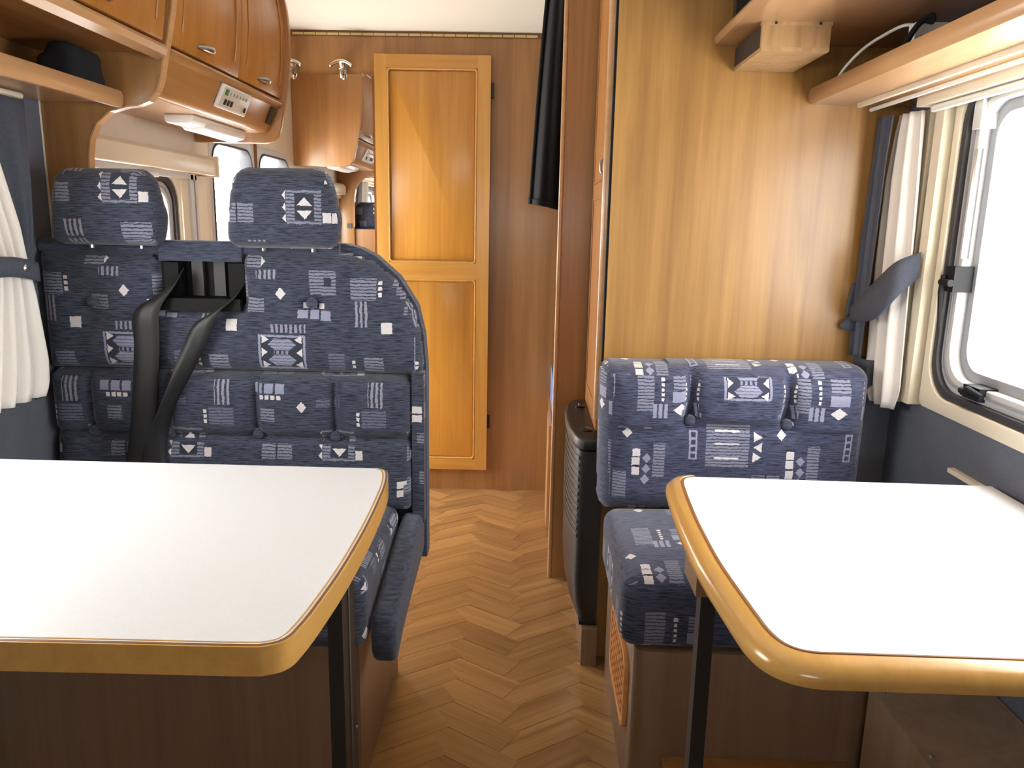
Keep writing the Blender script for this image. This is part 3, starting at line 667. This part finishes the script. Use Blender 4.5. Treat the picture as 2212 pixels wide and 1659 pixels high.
for x, y, z in ((-1.058, 1.854, 1.022), (-.523, 1.854, 1.028), (LBX[0], 1.864, .692), (LBX[1], 1.864, .694), (LBX[2], 1.864, .697), (LBX[3], 1.864, .694)): button(x, y, z, LB)
sc_ = soft_box('seat_cushion', XL+.006, -.318, 1.432, 1.868, .354, .520, .030, 'fabric_left', LB, (-1.0, .77), crown=.012)
prism('side_flap', [(1.462, .425), (1.445, .40), (1.448, .345), (1.470, .310), (1.55, .335), (1.65, .352), (1.88, .375), (1.905, .40), (1.905, .47), (1.88, .492), (1.80, .485)], 'yz', -.312, -.258, 'fabric_plain', LB, .016, 3, 20)
for i, (cx, zb, zt) in enumerate(((-.996, 1.158, 1.337), (-.578, 1.158, 1.344))):
    w = .136
    HP = corner(cx-w+.030, zb+.030, .030, 180, 270)+corner(cx+w-.036, zb+.030, .030, 270, 360)+[(cx+w, zb+.07), (cx+w-.010, zb+.11)]+corner(cx+w-.062, zt-.046, .046, 10, 90)+corner(cx-w+.062, zt-.046, .046, 90, 170)+[(cx-w+.008, zb+.11)]
    h = pad('headrest', HP, 1.800, 1.895, .048, 'fabric_left', LB, step=.008, both=True, uvoff=((-1.200, 1.152), (-.775, 1.112))[i])
    for dx in (-.06, .06): tube('headrest_post', [(cx+dx, 1.868, 1.150), (cx+dx, 1.868, 1.20)], .006, 'chrome', h)
# belts
V3 = Vector
wA = lambda a, b=0, c=0: V3((a, b, c))
ribbon('seat_belt', [(V3((-.862, 1.885, 1.075)), wA(.018, 0, .030)), (V3((-.885, 1.846, 1.045)), wA(.030, .0, .016)), (V3((-.916, 1.826, 1.000)), wA(.032, 0, .005)), (V3((-.922, 1.828, .92)), wA(.031, 0, 0)), (V3((-.938, 1.832, .80)), wA(.031, 0, -.002)), (V3((-.952, 1.832, .70)), wA(.032, 0, -.002)), (V3((-.968, 1.822, .60)), wA(.034, 0, -.002)), (V3((-.985, 1.80, .54)), wA(.034, 0, 0))], 'belt', LB)
ribbon('seat_belt', [(V3((-.712, 1.885, 1.050)), wA(.020, 0, .024)), (V3((-.735, 1.846, 1.020)), wA(.026, 0, .018)), (V3((-.775, 1.826, .985)), wA(.030, 0, .014)), (V3((-.805, 1.822, .92)), wA(.030, .004, .010)), (V3((-.838, 1.820, .85)), wA(.022, .014, .008)), (V3((-.880, 1.822, .77)), wA(.012, .022, .004)), (V3((-.912, 1.824, .69)), wA(.018, .018, 0)), (V3((-.928, 1.818, .60)), wA(.030, .006, 0)), (V3((-.935, 1.80, .54)), wA(.032, 0, 0))], 'belt', LB)
# small flower ornament on the wooden rear of the bench
fo = thing('flower_ornament', (-1.042, 1.956, 1.01), 'small white flower ornament with a green centre seen in the mirror', 'ornament')
for i in range(6):
    a = i*math.pi/3; lathe('petal', [(.009, 0), (.010, .002), (.005, .004)], (-1.042+.012*math.cos(a), 1.952, 1.030+.012*math.sin(a)), (0, 1, 0), 'white_plastic', fo, 10)
lathe('flower_centre', [(.007, 0), (.007, .004), (.003, .006)], (-1.042, 1.952, 1.030), (0, 1, 0), 'green', fo, 10)

# ------------------------------------------------------------------ right bench
RU = (.216, .532)
RB = thing('bench_seat', (.57, 1.70, 0), 'single upholstered bench with a button-tufted back behind the right table', 'bench')
prism('base', rrect(.235, XR-.004, 1.435, 1.945, (.035, .002, .002, .002)), 'xy', 0, .374, 'basewood', RB, .002, 2, 50)
box('base_ledge', .30, .69, 1.385, 1.434, 0, .135, 'cherry', RB, .004)
for x, z in ((.40, .118), (.52, .120), (.46, .09)): screw((x, 1.385, z), (0, -1, 0), RB)
RBX = ((.408, .757), (.647, .752))
def t_r(x, z):
    t = np.zeros_like(x)
    for bx, bz in RBX: t = np.maximum(t, .026*g(x-bx, .014)*(z > bz)); t += .020*g(np.hypot(x-bx, z-bz), .034)
    t = np.maximum(t, .018*g(z-.745, .014)*((x > .40) & (x < .65)))
    t = t-.010*np.abs(np.cos(np.pi*(x-.5275)/.239))*(z > .74)
    return t+.0015*np.sin(z*60+x*7)
pad('backrest', corner(.188+.035, .505+.03, .03, 180, 270)+corner(.852-.03, .505+.03, .03, 270, 360)+corner(.852-.035, .895-.035, .035, 0, 90)+corner(.188+.035, .892-.035, .035, 90, 180), 1.848, 1.975, .075, 'fabric_right', RB, t_r, step=.007, uvoff=RU)
for x, z in RBX: button(x, 1.864, z, RB, 'fabric_plain')
soft_box('seat_cushion', .203, .90, 1.436, 1.868, .376, .528, .034, 'fabric_right', RB, (.216-.02, 1.36), crown=.010)
# carved vent let into the aisle side of the base
vt = thing('vent_grille', (.232, 1.63, .14), 'carved orange wood vent grille in the side of the right bench', 'vent')
vo = rrect(1.50, 1.765, .140, .318, .03)
ring('rim', vo, rrect(1.512, 1.753, .152, .306, .024), 'yz', .224, .236, 'ventwood', vt, .003)
prism('backing', rrect(1.510, 1.755, .150, .308, .024), 'yz', .2335, .2345, 'groove', vt, 0)
for i in range(7):
    z = .154+i*.0212
    b = bmesh.new(); n = 16
    top = []; bot = []
    for j in range(n+1):
        y = 1.515+j*(.236/n); zz = z+(.004 if j % 2 else -.004); top.append((y, zz+.012)); bot.append((y, zz))
    add_prism(b, bot+top[::-1], 'yz', .226, .2334); from_bm('lattice_bar', b, 'ventwood', vt)

# ------------------------------------------------------------------ tables
TZ = .735
def arc2(pts, n=6): return [tuple(p)[:2] for p in spline([(a, b, 0) for a, b in pts], n)]
PROF = [(-.002, 0), (.0, .0005), (.006, -.0005), (.007, .001), (.018, -.001), (.027, -.006), (.033, -.014), (.034, -.022), (.031, -.030), (.022, -.036), (.010, -.038), (-.002, -.038)]
# left
LT = thing('dinette_table', (-.70, 1.15, 0), 'white topped table with pale wood edging in front of the belted bench', 'table')
lpath = arc2([(-.292, 1.489), (-.276, 1.470), (-.264, 1.40), (-.258, 1.28), (-.256, 1.16), (-.2585, 1.03), (-.266, .92), (-.272, .868), (-.280, .836), (-.300, .821), (-.335, .817), (-.50, .815), (-.80, .810), (-1.194, .806)])
top = [(-1.194, 1.489)]+lpath
prism('tabletop', top[::-1], 'xy', TZ-.032, TZ+.0005, 'laminate', LT, .0008, 1, 50)
sweep2d('edge_trim', lpath[::-1], [(o, h) for o, h in [(-a, b) for a, b in PROF]], 'edgewood', LT, TZ)
ring_path = [(x, y) for x, y in lpath]
sweep2d('edge_groove', lpath[::-1], [(0, .0008), (-.0035, .0012), (-.0035, -.003), (0, -.003)], 'groove', LT, TZ)
box('leg', -.309, -.285, 1.12, 1.205, .012, TZ-.037, 'black_metal', LT, .003)
box('leg_foot', -.318, -.278, 1.08, 1.25, 0, .014, 'black_metal', LT, .004)
box('leg_channel', -.2855, -.2835, 1.158, 1.167, .02, TZ-.05, 'slat_grey', LT, 0)
for z in (.36, .27): screw((-.2845, 1.19, z), (1, 0, 0), LT)
# right
RT = thing('dinette_table', (.60, 1.15, 0), 'white topped table with pale wood edging below the right window', 'table')
rpath = arc2([(.345, 1.487), (.322, 1.475), (.311, 1.43), (.301, 1.283), (.298, 1.18), (.2985, 1.07), (.308, .93), (.313, .885), (.324, .857), (.348, .843), (.40, .8415), (.60, .840), (.926, .835)])
prism('tabletop', [(.926, 1.475)]+rpath, 'xy', TZ-.032, TZ+.0005, 'laminate', RT, .0008, 1, 50)
sweep2d('edge_trim', rpath, PROF, 'edgewood', RT, TZ)
sweep2d('edge_groove', rpath, [(0, .0008), (.0035, .0012), (.0035, -.003), (0, -.003)], 'groove', RT, TZ)
box('mounting_block', .280, .330, 1.15, 1.24, .645, TZ-.037, 'basewood', RT, .004)
box('leg', .298, .323, 1.185, 1.215, .012, .645, 'black_metal', RT, .003)
box('leg_foot', .286, .336, 1.15, 1.25, 0, .014, 'black_metal', RT, .004)
tag(box('table_rail', XR-.014, XR, 1.20, 1.635, .712, .722, 'cream', None, .002), 'thin cream wall rail that carries the right table', 'rail')
ab = thing('wheel_arch_box', (.82, .95, 0), 'brown wood wheel arch box on the floor under the right table', 'box')
box('cover', .70, XR-.004, .45, 1.40, 0, .338, 'archwood', ab, .004)
for y in (1.372, 1.19): screw((.716, y, .338), (0, 0, 1), ab)

# ------------------------------------------------------------------ wardrobe, heater and the rear corner
WD = thing('wardrobe', (.57, 2.27, 0), 'tall pale wood wardrobe behind the right bench', 'wardrobe')
box('body', .216, XR-.002, 2.052, 2.515, 0, 1.998, 'wallwood', WD, 0)
box('front_panel', .206, XR-.002, 2.036, 2.052, .0, 1.998, 'wardwood', WD, .001)
box('corner_gap', .2005, .216, 2.044, 2.060, .66, 1.998, 'dark_hole', WD, 0)
prism('corner_post', rrect(.186, .216, 2.060, 2.098, (.010, .002, .002, .012)), 'xy', .70, 1.998, 'shelfwood', WD, .001, 2, 60)
wd_ = box('door', .196, .215, 2.100, 2.50, .66, 1.99, 'cherry_door', WD, .004)
for z0, z1 in ((1.345, 1.94), (.72, 1.305)): ring('moulding', rrect(2.14, 2.46, z0, z1, .012), rrect(2.148, 2.452, z0+.008, z1-.008, .010), 'yz', .1925, .197, 'cherry', wd_, .002)
tube('handle', spline([(.196, 2.125, 1.36), (.186, 2.125, 1.365), (.184, 2.125, 1.38), (.186, 2.125, 1.395), (.196, 2.125, 1.40)], 3), .004, 'nickel', wd_)
box('plinth', .172, .216, 1.985, 2.515, 0, .112, 'basewood', WD, .003)
HT = thing('heater', (.17, 2.22, .112), 'black curved gas heater with louvres set low in the wardrobe side', 'heater')
def hplan(g=0): 
    return [(.213, 2.005-g*.3), (.165-g, 2.005-g*.3), (.150-g, 2.02), (.140-g, 2.06), (.130-g, 2.14), (.1265-g, 2.24), (.128-g, 2.34), (.136-g, 2.42), (.150-g, 2.47), (.168-g, 2.49+g*.3), (.213, 2.49+g*.3)]
bm = bmesh.new(); zs = [(.150, .024), (.135, .030), (.125, .030), (.140, .020), (.175, .006), (.235, 0), (.45, 0), (.625, .001)]
zs = [(.118, .022), (.140, .014), (.180, .005), (.24, 0), (.45, 0), (.625, 0)]
rings = [[bm.verts.new((min(.213, x+(g_ if x < .21 else 0)), y, z)) for x, y in hplan()] for z, g_ in zs]
for a, b in zip(rings, rings[1:]):
    for j in range(len(a)): bm.faces.new((a[j], a[(j+1) % len(a)], b[(j+1) % len(a)], b[j]))
bm.faces.new(rings[0]); bm.faces.new(rings[-1])
from_bm('cover', bm, 'black_plastic', HT, 50)
prism('top_cap', hplan(.006), 'xy', .626, .660, 'black_plastic', HT, .010, 3, 50)
for y, r_ in ((2.10, .018), (2.38, .016)): lathe('control_knob', [(r_, 0), (r_, .004), (r_*.7, .007)], (.172, y, .660), (0, 0, 1), 'black_gloss', HT, 18)
for y in (2.37, 2.39): lathe('indicator', [(.003, 0), (.003, .002)], (.170, y, .667), (0, 0, 1), 'nickel', HT, 8)
lp_ = [p for p in hplan()[2:9]]
for i in range(12):
    z = .372+i*.0205
    pa = arc2(lp_, 3); q = [(x-.0015, y) for x, y in pa]+[(x+.004, y) for x, y in pa[::-1]]
    prism('louvre', [(x-.002, y) for x, y in pa]+[(x+.004, y) for x, y in pa[::-1]], 'xy', z, z+.0105, 'black_metal', HT, .001, 1)
box('foot', .165, .213, 2.01, 2.05, .112, .122, 'dark_hole', HT, 0)
al = thing('wall_alcove', (.15, 2.55, 0), 'dark wood upright panel with a rounded pale edge beside the black cloth', 'panel', kind='structure')
box('upright', .104, XR-.002, 2.535, 2.558, 0, 1.998, 'wallwood', al, .001)
prism('edging', rrect(.090, .104, 2.533, 2.560, .006), 'xy', 0, 1.998, 'shelfwood', al, .001, 1, 70)
bb = thing('bunk_bed', (.5, 3.0, 0), 'low rear bunk with a blue mattress behind the upright panel', 'bed')
box('base', .103, XR-.002, 2.62, YB-.002, 0, .45, 'wallwood', bb, .004)
box('front_board', .092, .103, 2.92, 3.16, .02, .452, 'shelfwood', bb, .003)
box('mattress', .110, XR-.004, 2.62, YB-.004, .45, .60, 'mattress', bb, .03, 4)
# black cloth hanging from the ceiling beside the upright
def cloth(u, v):
    z = 1.995-v*(.70+.028*u); x = .042-.045*v**.8+u*(.115+.03*v); return (x, 2.72+.034*math.sin(u*9+1.0+.6*v)+.014*math.sin(u*21), z)
bc = thing('hanging_cloth', (.06, 2.72, 1.27), 'long black cloth hanging in folds beside the upright panel', 'cloth')
sheet('fabric', cloth, 40, 30, 'black_cloth', bc, .008)
ribbon('hem', [(V3((-.004+u*.145, 2.718+.034*math.sin(u*9+1.6)+.014*math.sin(u*21), 1.303-.028*u)), V3((0, 0, .010))) for u in [i/12 for i in range(13)]], 'black_cloth', bc, .014, 2)

# ------------------------------------------------------------------ right upper shelves
US = thing('corner_shelf', (.69, 1.5, 1.66), 'rounded wood shelf board high on the right above the window', 'shelf')
prism('board', [(.442, 1.672), (.440, 1.678), (.446, 1.688), (.458, 1.692), (XR-.002, 1.692), (XR-.002, 1.664), (.46, 1.664), (.446, 1.666)], 'xz', .50, 2.034, 'shelfwood', US, .001, 2, 60)
tv = thing('television', (.65, 1.98, 1.694), 'edge of a black flat screen standing on the upper right shelf', 'television')
box('screen', .475, .88, 1.975, 2.005, 1.70, 1.96, 'black_gloss', tv, .004)
box('stand', .60, .75, 1.95, 2.02, 1.693, 1.701, 'black_plastic', tv, .002)
wbx = thing('wooden_box', (.568, 1.92, 1.60), 'striped pale wood box fixed under the upper right shelf', 'box')
box('front_board', .493, .640, 1.800, 1.812, 1.612, 1.656, 'boxwood', wbx, .001)
box('side_board', .630, .640, 1.812, 2.034, 1.612, 1.656, 'boxwood', wbx, .001)
box('bottom_board', .493, .640, 1.800, 2.034, 1.604, 1.612, 'boxwood', wbx, .001)
box('shade_board', .4945, .4985, 1.812, 2.034, 1.612, 1.656, 'painted_shade', wbx, 0)  # added dark board, paints the shade seen through the open left side
box('mounting_strip', .491, .642, 1.797, 1.812, 1.656, 1.664, 'boxwood', wbx, .001)
for x in (.52, .615): screw((x, 1.797, 1.660), (0, -1, 0), wbx, .003, 'black_metal')
LS = thing('window_shelf', (.80, 1.3, 1.53), 'long wood shelf with a rounded lip above the right window', 'shelf')
prism('lip', [(.690, 1.530), (.684, 1.536), (.682, 1.552), (.686, 1.566), (.695, 1.570), (.702, 1.564), (.706, 1.540), (.79, 1.536), (.79, 1.528)], 'xz', .45, 2.034, 'shelfwood', LS, .001, 2, 70)
box('board', .79, XR-.002, .45, 2.034, 1.530, 1.540, 'shelfwood', LS, .001)
box('end_cap', .79, .80, .45, 1.995, 1.518, 1.530, 'cream', LS, .002)
tube('curtain_rail', [(.835, .45, 1.517), (.835, 2.020, 1.517)], .005, 'white_plastic', LS)
dv = thing('shelf_radio', (.80, 1.70, 1.54), 'small white radio with a blue mark standing on the window shelf', 'radio')
box('housing', .770, .868, 1.69, 1.72, 1.541, 1.640, 'white_plastic', dv, .005)
box('screen', .780, .825, 1.687, 1.690, 1.575, 1.615, 'grey_frame', dv, .001)
box('blue_mark', .834, .856, 1.687, 1.690, 1.605, 1.620, 'blue_led', dv, .001)
lathe('dial', [(.010, 0), (.010, -.006), (.006, -.008)], (.845, 1.690, 1.575), (0, 1, 0), 'grey_frame', dv, 14)
tag(tube('power_cable', spline([(.716, 1.99, 1.545), (.722, 1.93, 1.59), (.735, 1.86, 1.622), (.752, 1.80, 1.638), (.775, 1.75, 1.648), (.80, 1.735, 1.642)], 6), .0035, 'white_plastic'), 'thin white power cable looping over the window shelf', 'cable')
tag(tube('black_strap', spline([(.800, 1.682, 1.646), (.778, 1.682, 1.640), (.763, 1.682, 1.622), (.752, 1.684, 1.600), (.742, 1.69, 1.575), (.736, 1.70, 1.548)], 5), [.010, .012, .010, .008, .006]+[.006]*21, 'black_cloth'), 'black cord hanging beside the white radio on the window shelf', 'cord')

# ------------------------------------------------------------------ curtains
def itp(z, tab): return float(np.interp(z, [t[0] for t in tab], [t[1] for t in tab]))
def curtain(name, zt, zb, ya, yb, x0, amp, folds, mat, parent, lean=0.0, nu=60, nv=40, ph=0):
    def fn(u, v):
        z = zt+(zb-zt)*v; a, b = itp(z, ya), itp(z, yb); k_ = min(1, abs(b-a)/.14)
        return (x0+lean*v+amp*(.5+.5*k_)*math.sin(u*folds*2*math.pi+ph+.5*v)+.3*amp*math.sin(u*folds*4.3*math.pi+2*v), a+(b-a)*u, z)
    return sheet(name, fn, nu, nv, mat, parent, .003)
rc = thing('window_curtain', (.88, 1.93, .80), 'white curtain with a navy edge and tie-back on the right window', 'curtain')
curtain('white_drape', 1.497, .80, [(.8, 1.845), (.85, 1.828), (1.03, 1.840), (1.12, 1.845), (1.30, 1.855), (1.5, 1.870)], [(.8, 1.940), (.85, 1.975), (1.0, 1.985), (1.15, 1.99), (1.35, 1.99), (1.45, 1.975), (1.5, 1.960)], .887, .011, 2.6, 'sheer', rc)
curtain('navy_drape', 1.495, .905, [(.8, 1.97), (1.0, 1.965), (1.2, 1.955), (1.4, 1.945), (1.5, 1.93)], [(.8, 2.010), (1.0, 2.022), (1.2, 2.02), (1.5, 2.00)], .850, .006, 1.6, 'navy_cloth', rc)
ribbon('tie_back', [(V3((.903, 1.822, 1.150)), V3((0, 0, .030))), (V3((.862, 1.838, 1.115)), V3((0, .006, .042))), (V3((.848, 1.890, 1.068)), V3((0, .008, .046))), (V3((.840, 1.950, 1.035)), V3((0, .006, .034))), (V3((.838, 2.005, 1.018)), V3((0, 0, .020))), (V3((.842, 2.026, 1.015)), V3((0, 0, .014)))], 'navy_cloth', rc, .006)
ribbon('tie_loop', [(V3((.842, 2.028, 1.005)), V3((.014, 0, .012))), (V3((.830, 2.018, .992)), V3((.016, 0, .012))), (V3((.850, 2.015, .982)), V3((.014, 0, .014))), (V3((.870, 2.012, .985)), V3((.010, 0, .010)))], 'navy_cloth', rc, .006)
ribbon('tie_tail', [(V3((.850, 2.030, 1.09)), V3((.010, 0, 0))), (V3((.842, 2.030, 1.05)), V3((.010, 0, .004))), (V3((.840, 2.030, 1.01)), V3((.010, 0, .006)))], 'navy_cloth', rc, .006)
lc = thing('window_curtain', (-1.14, 1.70, .82), 'white curtain with a navy edge and tie-back on the left window', 'curtain')
curtain('white_drape', 1.475, .815, [(.8, 1.50), (1.10, 1.58), (1.2, 1.55), (1.5, 1.46)], [(.8, 1.725), (.84, 1.755), (.9, 1.76), (1.05, 1.735), (1.10, 1.72), (1.2, 1.705), (1.3, 1.672), (1.42, 1.63), (1.5, 1.61)], -1.125, .014, 4.5, 'sheer', lc, ph=1.2)
curtain('navy_drape', 1.475, .80, [(.8, 1.735), (1.05, 1.74), (1.1, 1.715), (1.2, 1.715), (1.3, 1.69), (1.42, 1.645), (1.5, 1.61)], [(.8, 1.78), (1.05, 1.79), (1.1, 1.785), (1.2, 1.80), (1.3, 1.81), (1.5, 1.82)], -1.145, .010, 1.7, 'navy_cloth', lc, lean=-.01)
ribbon('tie_back', [(V3((-1.10, 1.52, 1.115)), V3((0, 0, .020))), (V3((-1.095, 1.60, 1.118)), V3((0, 0, .021))), (V3((-1.096, 1.66, 1.112)), V3((0, 0, .021))), (V3((-1.102, 1.72, 1.100)), V3((0, 0, .020))), (V3((-1.118, 1.735, 1.094)), V3((0, 0, .018)))], 'navy_cloth', lc, .006)
lathe('press_stud', [(.008, 0), (.008, .002), (.005, .004)], (-1.092, 1.665, 1.112), (1, -.2, 0), 'chrome', lc, 14)
print('objects', len(bpy.data.objects))
